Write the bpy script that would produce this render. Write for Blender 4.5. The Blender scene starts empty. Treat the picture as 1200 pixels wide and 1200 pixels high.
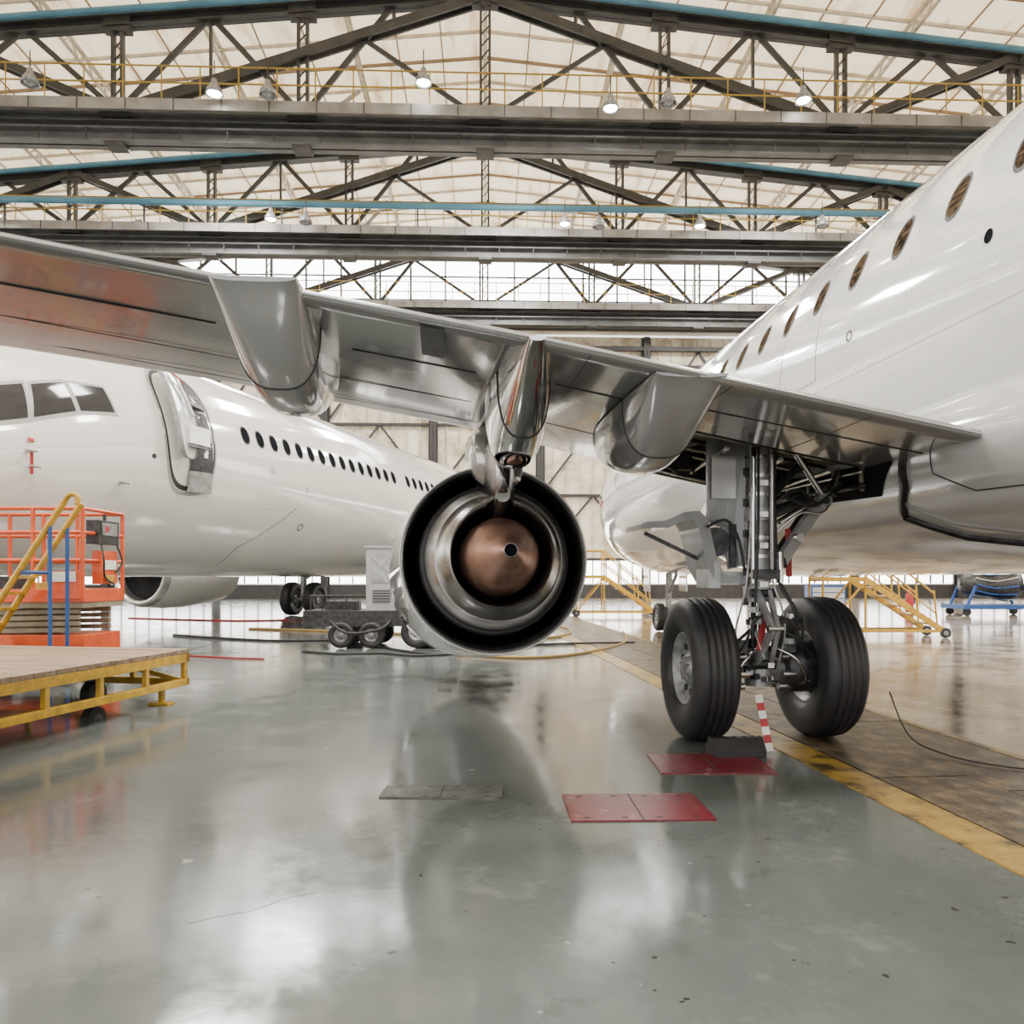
import bpy, math, random
from mathutils import Vector, Matrix
random.seed(7)
pi=math.pi
# ------------------------------------------------------------------ materials
def mat(name,col,rough=0.5,metal=0.0,coat=0.0,emit=0.0,col2=None,scale=4.0,bump=0.0,emcol=None,rvar=0.0,spec=0.5):
    m=bpy.data.materials.new(name); m.use_nodes=True
    nt=m.node_tree; b=nt.nodes['Principled BSDF']
    if col2 is None: col2=tuple(c*0.86 for c in col)
    tc=nt.nodes.new('ShaderNodeTexCoord'); n=nt.nodes.new('ShaderNodeTexNoise')
    n.inputs['Scale'].default_value=scale; n.inputs['Detail'].default_value=5
    nt.links.new(tc.outputs['Object'],n.inputs['Vector'])
    r=nt.nodes.new('ShaderNodeValToRGB')
    r.color_ramp.elements[0].position=0.35; r.color_ramp.elements[1].position=0.65
    r.color_ramp.elements[0].color=(*col2,1); r.color_ramp.elements[1].color=(*col,1)
    nt.links.new(n.outputs['Fac'],r.inputs['Fac']); nt.links.new(r.outputs['Color'],b.inputs['Base Color'])
    b.inputs['Roughness'].default_value=rough; b.inputs['Metallic'].default_value=metal
    b.inputs['Coat Weight'].default_value=coat; b.inputs['Coat Roughness'].default_value=0.05
    b.inputs['Specular IOR Level'].default_value=spec
    if rvar:
        mr=nt.nodes.new('ShaderNodeMapRange'); mr.inputs['To Min'].default_value=rough; mr.inputs['To Max'].default_value=rough+rvar
        nt.links.new(n.outputs['Fac'],mr.inputs['Value']); nt.links.new(mr.outputs['Result'],b.inputs['Roughness'])
    if bump:
        bp=nt.nodes.new('ShaderNodeBump'); bp.inputs['Strength'].default_value=bump; bp.inputs['Distance'].default_value=0.02
        nt.links.new(n.outputs['Fac'],bp.inputs['Height']); nt.links.new(bp.outputs['Normal'],b.inputs['Normal'])
    if emit:
        b.inputs['Emission Color'].default_value=(*(emcol or col),1); b.inputs['Emission Strength'].default_value=emit
    return m
WHITE=mat('white_paint',(0.75,0.755,0.76),0.09,0,1.0,col2=(0.73,0.735,0.74),scale=0.8)
CREAMW=mat('white_paint_aged',(0.73,0.715,0.68),0.13,0,0.9,col2=(0.69,0.675,0.64),scale=0.8)
WING=mat('wing_gloss_grey',(0.33,0.335,0.34),0.14,0.25,0.5,col2=(0.28,0.285,0.29),scale=1.2)
WINGO=mat('wing_outer_grey',(0.28,0.28,0.28),0.24,0.25,0.3,col2=(0.21,0.21,0.21),scale=0.9)
WINGL=mat('fairing_light_grey',(0.44,0.445,0.45),0.12,0.25,0.7,col2=(0.41,0.415,0.42),scale=1.2)
BELLY=mat('belly_light_grey',(0.58,0.585,0.59),0.12,0.1,0.8,col2=(0.54,0.545,0.55),scale=1.2)
SEAM=mat('seam_dark',(0.03,0.03,0.035),0.6)
PANEL=mat('panel_line',(0.32,0.32,0.32),0.5)
DARK=mat('dark_void',(0.012,0.012,0.014),0.8,spec=.1)
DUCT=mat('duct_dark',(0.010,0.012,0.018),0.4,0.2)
GLASS=mat('cabin_glass',(0.012,0.013,0.016),0.7,0,0.0,spec=0.0)
COCKP=mat('cockpit_glass',(0.02,0.022,0.026),0.08,0,0.0,spec=0.45)
PANEREFL=mat('window_brown_reflection',(0.10,0.07,0.045),0.7,0,0.0,col2=(0.012,0.010,0.008),scale=16,spec=0.0)  # brown interior with the pane's reflection put into its colour
FRAME=mat('window_frame_metal',(0.10,0.10,0.10),0.6,0.0,spec=.1)
STEEL=mat('brushed_steel',(0.60,0.59,0.57),0.25,0.95,col2=(0.45,0.44,0.43),scale=6)
CORE=mat('core_cowl_steel',(0.40,0.39,0.385),0.27,0.95,col2=(0.26,0.25,0.25),scale=5)
CHROME=mat('chrome',(0.66,0.66,0.67),0.07,1.0)
HEAT=mat('heat_stained_steel',(0.30,0.28,0.28),0.2,0.95,col2=(0.13,0.12,0.13),scale=5)
COPPER=mat('copper_plug',(0.48,0.30,0.235),0.38,0.8,col2=(0.30,0.165,0.12),scale=7,rvar=0.15)
RUBBER=mat('tyre_rubber',(0.012,0.012,0.014),0.5,col2=(0.020,0.020,0.022),scale=8,bump=0.1)
HUB=mat('hub_grey',(0.34,0.35,0.36),0.4,0.4,col2=(0.15,0.15,0.15),scale=12)
GEARP=mat('gear_grey_paint',(0.42,0.43,0.44),0.3,0.3,0.2,col2=(0.24,0.24,0.24),scale=9)
GDOOR=mat('gear_door_grey',(0.26,0.27,0.28),0.3,0.2,0.3,col2=(0.19,0.195,0.20),scale=5)
GEARD=mat('gear_dark',(0.06,0.06,0.065),0.4,0.5,col2=(0.025,0.025,0.025),scale=14)
BAY=mat('bay_primer',(0.27,0.24,0.19),0.6,col2=(0.10,0.09,0.07),scale=6)
RED=mat('red_paint',(0.42,0.02,0.025),0.5,col2=(0.30,0.015,0.02),scale=5)
WTAPE=mat('white_tape',(0.8,0.8,0.8),0.5)
YEL=mat('yellow_paint',(0.60,0.35,0.015),0.4,0,0.2,col2=(0.38,0.22,0.015),scale=9)
YELR=mat('yellow_railing',(0.42,0.27,0.03),0.5,col2=(0.30,0.19,0.03),scale=3)
BLUE=mat('blue_paint',(0.015,0.07,0.25),0.4)
PIPEB=mat('pale_blue_pipe',(0.085,0.24,0.34),0.45,col2=(0.06,0.17,0.25),scale=1)
ORANGE=mat('orange_paint',(0.70,0.09,0.010),0.4,0,0.3,col2=(0.5,0.06,0.01),scale=6)
TAN=mat('scissor_tan',(0.32,0.28,0.19),0.5,col2=(0.2,0.17,0.12),scale=6)
GIRD=mat('girder_grey_paint',(0.12,0.12,0.117),0.5,col2=(0.075,0.075,0.072),scale=1.5)
GIRDD=mat('truss_dark_steel',(0.045,0.044,0.041),0.55,col2=(0.028,0.027,0.025),scale=2)
CATW=mat('catwalk_light_grey',(0.27,0.255,0.235),0.5,col2=(0.16,0.15,0.135),scale=1.2)
RAFT=mat('rafter_cream',(0.70,0.62,0.48),0.6,col2=(0.50,0.42,0.30),scale=2)
PURL=mat('purlin_brown',(0.30,0.20,0.11),0.6)
COLB=mat('door_column_brown',(0.035,0.031,0.03),0.6,col2=(0.022,0.02,0.02))
BOXG=mat('gpu_box_grey',(0.42,0.43,0.43),0.4,0.1,col2=(0.36,0.37,0.37),scale=3)
HOSE=mat('hose_black',(0.02,0.02,0.02),0.5)
HOSEY=mat('hose_ochre',(0.35,0.22,0.06),0.5)
GLAZE=mat('glazing_daylight',(0.9,0.9,0.9),0.4,emit=12.0,emcol=(1,1,1))
SIDEGLOW=mat('added_side_glow',(0.9,0.9,0.9),0.4,emit=5.5,emcol=(1,0.99,0.97))  # glow for the added bands on the unseen side walls
GLAZE2=mat('door_glazing',(0.9,0.88,0.82),0.4,emit=9,emcol=(1,0.97,0.92))
LAMPM=mat('lamp_glow',(1,1,1),0.4,emit=60.0,emcol=(1,0.98,0.92))

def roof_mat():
    m=bpy.data.materials.new('roof_sheet_glowing_cream'); m.use_nodes=True
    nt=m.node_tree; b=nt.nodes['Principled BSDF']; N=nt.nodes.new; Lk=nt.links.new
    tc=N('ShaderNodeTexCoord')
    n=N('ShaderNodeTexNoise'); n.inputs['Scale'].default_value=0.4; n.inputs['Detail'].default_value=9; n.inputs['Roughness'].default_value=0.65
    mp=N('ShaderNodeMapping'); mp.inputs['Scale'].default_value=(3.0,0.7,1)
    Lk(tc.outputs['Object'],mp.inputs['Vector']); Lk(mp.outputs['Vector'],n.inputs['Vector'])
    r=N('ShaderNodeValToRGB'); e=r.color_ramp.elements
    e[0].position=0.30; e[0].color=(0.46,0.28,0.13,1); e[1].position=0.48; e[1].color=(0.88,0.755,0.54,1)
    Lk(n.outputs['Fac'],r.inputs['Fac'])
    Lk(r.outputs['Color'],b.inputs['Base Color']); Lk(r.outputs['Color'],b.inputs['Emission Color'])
    b.inputs['Emission Strength'].default_value=1.4; b.inputs['Roughness'].default_value=0.7  # opaque sheet emits its own cream, imitating daylight passing through the roof
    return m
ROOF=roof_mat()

def floor_mat():
    m=bpy.data.materials.new('floor_epoxy'); m.use_nodes=True
    nt=m.node_tree; b=nt.nodes['Principled BSDF']; N=nt.nodes.new; Lk=nt.links.new
    tc=N('ShaderNodeTexCoord')
    def noise(sc,det,ro=.5,loc=(0,0,0)):
        n=N('ShaderNodeTexNoise'); n.inputs['Scale'].default_value=sc; n.inputs['Detail'].default_value=det; n.inputs['Roughness'].default_value=ro
        mp=N('ShaderNodeMapping'); mp.inputs['Location'].default_value=loc; Lk(tc.outputs['Object'],mp.inputs['Vector']); Lk(mp.outputs['Vector'],n.inputs['Vector']); return n
    def ramp(n,p0,c0,p1,c1):
        r=N('ShaderNodeValToRGB'); e=r.color_ramp.elements; e[0].position=p0; e[0].color=(*c0,1); e[1].position=p1; e[1].color=(*c1,1); Lk(n.outputs['Fac'],r.inputs['Fac']); return r
    n=noise(0.6,10,.68)
    r=ramp(n,.32,(0.070,0.083,0.082),.68,(0.130,0.146,0.142))
    r2=ramp(n,.35,(0.22,0.175,0.13),.6,(0.44,0.38,0.31))
    sx=N('ShaderNodeSeparateXYZ'); Lk(tc.outputs['Object'],sx.inputs[0])
    ma=N('ShaderNodeMath'); ma.operation='MULTIPLY_ADD'; ma.inputs[1].default_value=0.088
    Lk(sx.outputs['Y'],ma.inputs[0]); Lk(sx.outputs['X'],ma.inputs[2])
    gt=N('ShaderNodeMath'); gt.operation='GREATER_THAN'; gt.inputs[1].default_value=4.0+13*.088*0; Lk(ma.outputs[0],gt.inputs[0])
    def mix(f,a,c):
        x=N('ShaderNodeMixRGB'); Lk(f,x.inputs['Fac']); Lk(a,x.inputs['Color1'])
        if isinstance(c,tuple): x.inputs['Color2'].default_value=(*c,1)
        else: Lk(c,x.inputs['Color2'])
        return x.outputs['Color']
    col=mix(gt.outputs[0],r.outputs['Color'],r2.outputs['Color'])
    col=mix(ramp(noise(2.2,9,.75,(5,2,0)),.56,(0,0,0),.70,(.55,.55,.55)).outputs['Color'],col,(0.21,0.22,0.21))
    col=mix(ramp(noise(3.1,9,.75,(15,-9,0)),.58,(0,0,0),.72,(.6,.6,.6)).outputs['Color'],col,(0.05,0.055,0.053))
    col=mix(ramp(noise(9,4),.72,(0,0,0),.76,(.8,.8,.8)).outputs['Color'],col,(0.34,0.35,0.34))
    col=mix(ramp(noise(13,2,.5,(31,7,3)),.73,(0,0,0),.745,(1,1,1)).outputs['Color'],col,(0.035,0.035,0.03))
    c5=ramp(noise(1.5,9,.7,(2,0,0)),.51,(0,0,0),.56,(.85,.85,.85))
    g5=N('ShaderNodeMath'); g5.operation='MULTIPLY'; Lk(c5.outputs['Color'],g5.inputs[0]); Lk(gt.outputs[0],g5.inputs[1])
    col=mix(g5.outputs[0],col,(0.06,0.042,0.028))
    Lk(col,b.inputs['Base Color'])
    n4=noise(2.3,9,.7,(0,4,0))
    mr=N('ShaderNodeMapRange'); mr.inputs['From Min'].default_value=0.3; mr.inputs['From Max'].default_value=0.7
    mr.inputs['To Min'].default_value=0.05; mr.inputs['To Max'].default_value=0.21
    Lk(n4.outputs['Fac'],mr.inputs['Value']); Lk(mr.outputs['Result'],b.inputs['Roughness'])
    bp=N('ShaderNodeBump'); bp.inputs['Strength'].default_value=0.09; bp.inputs['Distance'].default_value=0.02
    Lk(n.outputs['Fac'],bp.inputs['Height']); Lk(bp.outputs['Normal'],b.inputs['Normal'])
    b.inputs['Specular IOR Level'].default_value=1.0
    return m
FLOOR=floor_mat()
def worn(name,c1,c2,c3,sc,rough,stretch=(1,1,1),p=(0.36,0.5,0.62)):
    m=bpy.data.materials.new(name); m.use_nodes=True
    nt=m.node_tree; b=nt.nodes['Principled BSDF']; N=nt.nodes.new; Lk=nt.links.new
    tc=N('ShaderNodeTexCoord'); n=N('ShaderNodeTexNoise'); n.inputs['Scale'].default_value=sc; n.inputs['Detail'].default_value=9; n.inputs['Roughness'].default_value=0.7
    mp=N('ShaderNodeMapping'); mp.inputs['Scale'].default_value=stretch
    Lk(tc.outputs['Object'],mp.inputs[0]); Lk(mp.outputs[0],n.inputs['Vector']); r=N('ShaderNodeValToRGB'); e=r.color_ramp.elements
    e[0].position=p[0]; e[0].color=(*c1,1); e[1].position=p[2]; e[1].color=(*c3,1); k=e.new(p[1]); k.color=(*c2,1)
    Lk(n.outputs['Fac'],r.inputs['Fac']); Lk(r.outputs['Color'],b.inputs['Base Color']); b.inputs['Roughness'].default_value=rough
    bp=N('ShaderNodeBump'); bp.inputs['Strength'].default_value=0.25; bp.inputs['Distance'].default_value=0.01
    Lk(n.outputs['Fac'],bp.inputs['Height']); Lk(bp.outputs['Normal'],b.inputs['Normal'])
    return m
BROWN=worn('worn_board_brown',(0.015,0.011,0.008),(0.062,0.044,0.024),(0.18,0.135,0.075),4.2,0.36,(1.6,1,1),p=(0.42,0.5,0.62))
YSTR=worn('worn_yellow_stripe',(0.06,0.045,0.02),(0.26,0.165,0.03),(0.38,0.25,0.05),4.5,0.3,p=(0.42,0.48,0.6))
REDF=worn('red_floor_paint',(0.24,0.11,0.11),(0.12,0.008,0.014),(0.17,0.012,0.022),7,0.3,p=(0.38,0.43,0.7))
WORNG=worn('worn_grey_patch',(0.035,0.035,0.03),(0.09,0.092,0.088),(0.13,0.14,0.137),9,0.4)
CREAMP=worn('door_panel_cream',(0.34,0.27,0.17),(0.64,0.56,0.43),(0.76,0.69,0.56),0.6,0.6)
WOOD=worn('weathered_plank',(0.10,0.06,0.035),(0.24,0.165,0.105),(0.36,0.27,0.19),2,0.55,(1,10,10),p=(0.3,0.5,0.7))

# ------------------------------------------------------------------ builder
class B:
    def __init__(s,name,M=None):
        s.name=name; s.v=[]; s.f=[]; s.mi=[]; s.sm=[]; s.mats=[]; s.M=M
    def add(s,vs,fs,m,smooth=False):
        o=len(s.v)
        for p in vs:
            p=Vector(p); s.v.append(s.M@p if s.M else p)
        if m not in s.mats: s.mats.append(m)
        k=s.mats.index(m)
        for f in fs:
            s.f.append([i+o for i in f]); s.mi.append(k); s.sm.append(smooth)
    def box(s,c,d,m,R=None):
        c=Vector(c); hx,hy,hz=d[0]/2,d[1]/2,d[2]/2
        vs=[Vector((a*hx,b*hy,e*hz)) for e in(-1,1) for b in(-1,1) for a in(-1,1)]
        if R is not None:
            if isinstance(R,(int,float)): R=Matrix.Rotation(R,3,'Z')
            vs=[R@v for v in vs]
        s.add([c+v for v in vs],[(0,2,3,1),(4,5,7,6),(0,1,5,4),(2,6,7,3),(0,4,6,2),(1,3,7,5)],m)
    def fr(s,p1,p2,up=None):
        d=(Vector(p2)-Vector(p1)); L=d.length; d.normalize()
        u=Vector(up) if up else (Vector((0,0,1)) if abs(d.z)<0.97 else Vector((0,1,0)))
        a=d.cross(u).normalized(); b=a.cross(d).normalized()
        return d,a,b,L
    def beam(s,p1,p2,w,h,m,up=None):
        d,a,b,L=s.fr(p1,p2,up); c=(Vector(p1)+Vector(p2))/2
        R=Matrix((a,d,b)).transposed(); s.box(c,(w,L,h),m,R)
    def ibeam(s,p1,p2,w,h,m,t=0.05,up=None):
        d,a,b,L=s.fr(p1,p2,up); p1=Vector(p1);p2=Vector(p2)
        s.beam(p1,p2,t,h,m,up)
        for q in(-1,1): s.beam(p1+b*q*(h/2-t/2),p2+b*q*(h/2-t/2),w,t,m,up)
    def ring(s,c,a,b,r,n): return [Vector(c)+a*math.cos(2*pi*i/n)*r+b*math.sin(2*pi*i/n)*r for i in range(n)]
    def loft(s,rings,m,caps=True,smooth=True,closed=True):
        n=len(rings[0]); vs=[p for r in rings for p in r]; fs=[]
        for j in range(len(rings)-1):
            for i in range(n if closed else n-1):
                k=(i+1)%n; fs.append((j*n+i,j*n+k,(j+1)*n+k,(j+1)*n+i))
        if caps and closed:
            fs.append(tuple(range(n))[::-1]); fs.append(tuple((len(rings)-1)*n+i for i in range(n)))
        s.add(vs,fs,m,smooth)
    def tube(s,p1,p2,r,m,n=14,r2=None):
        d,a,b,L=s.fr(p1,p2); r2=r if r2 is None else r2
        vs=s.ring(p1,a,b,r,n)+s.ring(p2,a,b,r2,n)
        s.add(vs,[(i,(i+1)%n,n+(i+1)%n,n+i) for i in range(n)],m,True)
        s.add(vs,[tuple(range(n))[::-1],tuple(range(n,2*n))],m,False)
    def lathe(s,prof,o,ax,m,n=56):
        o=Vector(o); ax=Vector(ax).normalized(); u=Vector((0,0,1)) if abs(ax.z)<.9 else Vector((1,0,0))
        a=ax.cross(u).normalized(); b=ax.cross(a)
        s.loft([s.ring(o+ax*t,a,b,max(r,1e-4),n) for t,r in prof],m,False)
    def path(s,pts,r,m,n=8,sub=6):
        P=[Vector(p) for p in pts]; Q=[]
        for i in range(len(P)-1):
            a=P[max(i-1,0)];b=P[i];c=P[i+1];d=P[min(i+2,len(P)-1)]
            for k in range(sub):
                t=k/sub; Q.append(0.5*((2*b)+(c-a)*t+(2*a-5*b+4*c-d)*t*t+(3*b-a-3*c+d)*t**3))
        Q.append(P[-1]); rings=[]; u=None
        for i,q in enumerate(Q):
            d=(Q[min(i+1,len(Q)-1)]-Q[max(i-1,0)]).normalized()
            if u is None: u=d.orthogonal().normalized()
            u=(u-d*u.dot(d)).normalized(); w=d.cross(u)
            rings.append(s.ring(q,u,w,r,n))
        s.loft(rings,m)
    def done(s,bevel=0,name=None):
        me=bpy.data.meshes.new(name or s.name); me.from_pydata([tuple(v) for v in s.v],[],s.f)
        for m in s.mats: me.materials.append(m)
        for p,k,q in zip(me.polygons,s.mi,s.sm): p.material_index=k; p.use_smooth=q
        me.update()
        ob=bpy.data.objects.new(s.name,me); bpy.context.collection.objects.link(ob)
        xs=[v.co for v in me.vertices]
        c=Vector([(min(v[i] for v in xs)+max(v[i] for v in xs))/2 for i in range(3)])
        me.transform(Matrix.Translation(-c)); ob.location=c
        if bevel:
            md=ob.modifiers.new('bevel','BEVEL'); md.width=bevel; md.segments=2; md.limit_method='ANGLE'; md.angle_limit=math.radians(50)
        return ob
def group(name,obs,loc):
    e=bpy.data.objects.new(name,None); e.location=loc; bpy.context.collection.objects.link(e); e.empty_display_size=0.3
    bpy.context.view_layer.update()
    inv=Matrix.Translation(-Vector(loc))
    for o in obs: o.parent=e; o.matrix_parent_inverse=inv
    return e
def RZ(deg): return Matrix.Rotation(math.radians(deg),4,'Z')

# ------------------------------------------------------------------ hangar shell
HM=RZ(2.0)
HW=36; Y0=-20; Y1=46; FW=2*HW-.6
f=B('floor'); f.box((0,0,-0.1),(130,140,0.2),FLOOR)
f.done()
b=B('floor_cracks')
for pts in ([(-1.22,2.88),(-1.1,2.95),(-1.0,3.0),(-.92,3.1),(-.8,3.16)],[(-2.4,5.2),(-2.1,5.05),(-1.8,5.1)]):
    b.path([(x,y,.0003) for x,y in pts],.0014,PANEL,4,3)
b.done()
def ztop(x): return 21.2-0.095*abs(x)
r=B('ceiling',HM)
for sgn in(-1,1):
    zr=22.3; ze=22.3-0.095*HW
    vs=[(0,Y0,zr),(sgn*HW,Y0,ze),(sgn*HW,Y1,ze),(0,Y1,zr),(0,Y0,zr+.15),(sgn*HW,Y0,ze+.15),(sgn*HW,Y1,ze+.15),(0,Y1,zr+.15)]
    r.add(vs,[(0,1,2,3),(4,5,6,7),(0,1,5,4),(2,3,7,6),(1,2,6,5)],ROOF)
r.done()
r=B('roof_rafters',HM)
x=-35
while x<35.5:
    z=22.3-0.095*abs(x)-0.5
    r.beam((x,Y0,z+.42),(x,Y1-.3,z+.42),.16,.08,RAFT); r.beam((x,Y0,z),(x,Y1-.3,z),.12,.07,RAFT)
    y=8
    while y<Y1-1:
        r.beam((x,y,z),(x,y+.55,z+.42),.05,.07,RAFT); r.beam((x,y+.55,z+.42),(x,y+1.1,z),.05,.07,RAFT); y+=1.1
    x+=5.0
x=-34
while x<35:
    z=22.3-0.095*abs(x)-0.06
    r.beam((x,Y0,z),(x,Y1-.3,z),.05,.05,PURL); x+=1.7
r.done()
r=B('roof_purlins',HM)
y=8.5; i=0
while y<Y1:
    for sg in(-1,1): r.beam((0,y,22.24),(sg*HW,y,22.24-.095*HW),.09,.10,PURL if i%2 else RAFT)
    y+=1.5; i+=1
r.done()
ZB=17.0
def truss(yy):
    t=B('roof_truss',HM); y=yy
    t.ibeam((-HW+.3,y,16.12),(HW-.3,y,16.12),.6,.5,GIRD,.07)
    t.beam((-HW+.3,y,16.5),(HW-.3,y,16.5),.10,.4,GIRDD)
    t.ibeam((-HW+.3,y,16.75),(HW-.3,y,16.75),.4,.28,GIRD,.05)
    t.beam((-HW+.3,y-.5,16.93),(HW-.3,y-.5,16.93),.7,.08,CATW)
    t.beam((-HW+.3,y-.87,16.78),(HW-.3,y-.87,16.78),.05,.36,CATW)
    xx=-HW+1
    while xx<HW: t.box((xx,y-.31,16.12),(.04,.02,.4),GIRDD); t.box((xx,y-.9,16.78),(.03,.02,.36),GIRDD); xx+=1.55
    for sg in(-1,1):
        t.ibeam((0,y,ztop(0)),(sg*(HW-.3),y,ztop(HW)),.4,.36,GIRDD,.05)
        t.tube((0,y-.35,ztop(0)+.2),(sg*(HW-.3),y-.35,ztop(HW)+.2),.11,PIPEB,10)
        for dy in(-.16,.16):
            t.beam((sg*12.3,y+dy,ZB),(sg*.2,y+dy,ztop(0)-.1),.09,.30,GIRDD)
            t.beam((sg*12.5,y+dy,ZB),(sg*18.4,y+dy,ztop(18.4)),.09,.26,GIRDD)
            t.beam((sg*24.8,y+dy,ZB),(sg*18.7,y+dy,ztop(18.7)),.09,.26,GIRDD)
            t.beam((sg*25,y+dy,ZB),(sg*31,y+dy,ztop(31)),.09,.24,GIRDD)
        for k in range(0,6):
            xx=6.2*k
            if k==0 and sg>0: continue
            for dx in(-.15,.15): t.beam((sg*xx+dx,y,ZB-.1),(sg*xx+dx,y,ztop(xx)),.09,.22,GIRDD,up=(0,1,0))
            zz=ZB+.1
            while zz<ztop(xx)-.4: t.beam((sg*xx-.15,y,zz),(sg*xx+.15,y,zz+.35),.03,.06,GIRDD,up=(0,1,0)); zz+=.4
            t.box((sg*xx,y-.05,ZB-.02),(1.0,.4,.5),GIRDD)
            t.box((sg*xx,y-.05,15.8),(.6,.6,.10),GIRDD)
            t.box((sg*xx,y,ztop(xx)-.1),(.9,.3,.5),GIRDD)
        for k in range(0,5):
            xx=6.2*k; xm=xx+3.1; za=ZB+(ztop(0)-ZB)*(1-xm/12.3) if xm<12.3 else ztop(xm)
            if k: t.beam((sg*xm,y,ztop(xm)),(sg*xx,y,ZB),.10,.18,GIRDD)
            t.beam((sg*xm,y,ztop(xm)),(sg*(xx+6.2),y,ZB),.10,.18,GIRDD)
            t.beam((sg*xm,y,ztop(xm)),(sg*xm,y,min(za,ztop(xm)-.2)),.08,.14,GIRDD,up=(0,1,0))
            if k==0: t.beam((sg*.1,y,ZB),(sg*4.2,y,ztop(4.2)-1.1),.10,.14,GIRDD)
    for xx in(-18.6,-6.2,6.2,18.6):
        t.beam((xx,y+.5,16.8),(xx+1.2,y+4.2,ztop(xx)-.1),.10,.14,CATW)
    t.done()
    rl=B('catwalk_railing',HM)
    yr=y-.85
    for z in(17.5,18.05): rl.tube((-HW+.4,yr,z),(HW-.4,yr,z),.028,YELR,6)
    xx=-HW+.4
    while xx<HW: rl.tube((xx,yr,16.95),(xx,yr,18.05),.025,YELR,6); xx+=1.25
    rl.done()
for yy in (17.5,26.4,35.3,44.6): truss(yy)
p=B('blue_service_pipe',HM)
p.tube((-HW+.5,34.2,17.75),(HW-.5,34.2,17.75),.14,PIPEB,12)
for xx in range(-33,34,6): p.beam((xx,34.35,16.95),(xx,34.35,17.75),.06,.1,GIRDD,up=(0,1,0))
p.done()
w=B('wall_back',HM)
w.box((0,Y1+.25,21.4),(FW,.3,1.9),CREAMP)
w.box((0,Y1+.25,16.4),(FW,.5,.8),CREAMP)
w.box((0,Y1-.1,16.25),(FW,.3,.35),COLB)
w.done()
g=B('window_1',HM); g.box((0,Y1+.3,18.65),(FW,.05,3.6),GLAZE)
x=-HW+.5
while x<HW-.3: g.box((x,Y1+.2,18.65),(.10,.12,3.6),COLB); x+=2.07
for z in(17.9,19.3): g.box((0,Y1+.2,z),(FW,.1,.07),COLB)
g.done()
d=B('door_1',HM)
d.box((0,Y1+.3,9.1),(FW,.15,13.4),CREAMP)
d.box((0,Y1+.3,1.6),(FW,.10,1.4),GLAZE2)
d.box((0,Y1+.2,.42),(FW,.3,.84),COLB)
d.box((0,Y1+.15,2.35),(FW,.2,.16),COLB)
d.box((0,Y1-.1,15.0),(FW,.25,.25),COLB)
x=-35.1
while x<HW-.5:
    d.ibeam((x,Y1,0.05),(x,Y1,15.7),.35,.55,COLB,.06,up=(0,1,0))
    d.box((x,Y1,7.9),(.55,.1,15.6),COLB)
    if x+6.4<HW:
        for z0,z1 in((2.4,6.2),(6.2,10.4),(10.4,14.9)):
            d.beam((x,Y1+.1,z0),(x+3.2,Y1+.1,z1),.06,.12,COLB); d.beam((x+6.4,Y1+.1,z0),(x+3.2,Y1+.1,z1),.06,.12,COLB)
        for k in range(1,8): d.box((x+.8*k,Y1+.16,9),(.05,.1,13.3),RAFT); d.box((x+.8*k,Y1+.2,1.6),(.06,.12,1.4),COLB)
    x+=6.4
for z in(6.2,10.4,14.0): d.box((0,Y1+.1,z),(FW,.15,.16),COLB)
d.done()
for nm,sg in(('wall_left',-1),('wall_right',1)):
    w=B(nm,HM); X=sg*(HW+.15)
    w.box((X,13,3),(.3,66,6),CREAMP); w.box((X,13,14.6),(.3,66,4),CREAMP); w.box((X,13,18.3),(.3,66,1.5),CREAMP)
    w.done()
    g=B('added_glow_left' if sg<0 else 'added_glow_right',HM)
    g.box((X,13,9.3),(.08,66,6.5),SIDEGLOW)  # out-of-view emissive band, added to light and reflect in the fuselage
    for k in range(-10,24): g.box((X-sg*.1,13+ (k-6)*2,9.3),(.1,.12,6.5),COLB)
    g.box((X,13,17.1),(.08,66,0.9),SIDEGLOW)
    g.done()

def lamp(x,y,z,on=True):
    l=B('hanging_high_bay_lamp',HM)
    l.tube((x,y,z+.5),(x,y,z+1.1),.02,GIRDD,6)
    l.lathe([(0,.08),(.15,.11),(.35,.24),(.5,.28),(.5,.25),(.36,.2)],(x,y,z+.5),(0,0,-1),HUB,20)
    l.lathe([(0,.0),(.02,.20),(.06,.20),(.12,0)],(x,y,z+.08),(0,0,-1),LAMPM if on else HUB,16)
    l.done()
for x,y,z,on in((-8.7,25.0,16.9,1),(4.1,25.0,16.7,1),(10.5,25.0,17.1,1),(-7,25.0,16.9,0),(6.0,25.0,16.9,0),(-14.5,25.0,17.1,0),(-9.3,33.7,16.9,1),(9.5,33.7,16.9,1),(3.5,33.7,16.9,1),(-7.8,33.7,16.8,0),(-21,33.7,16.9,1),(5.0,33.7,16.8,0),(15,33.7,17,0),(-2,25,17.4,1)): lamp(x,y,z-.1,on)

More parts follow.
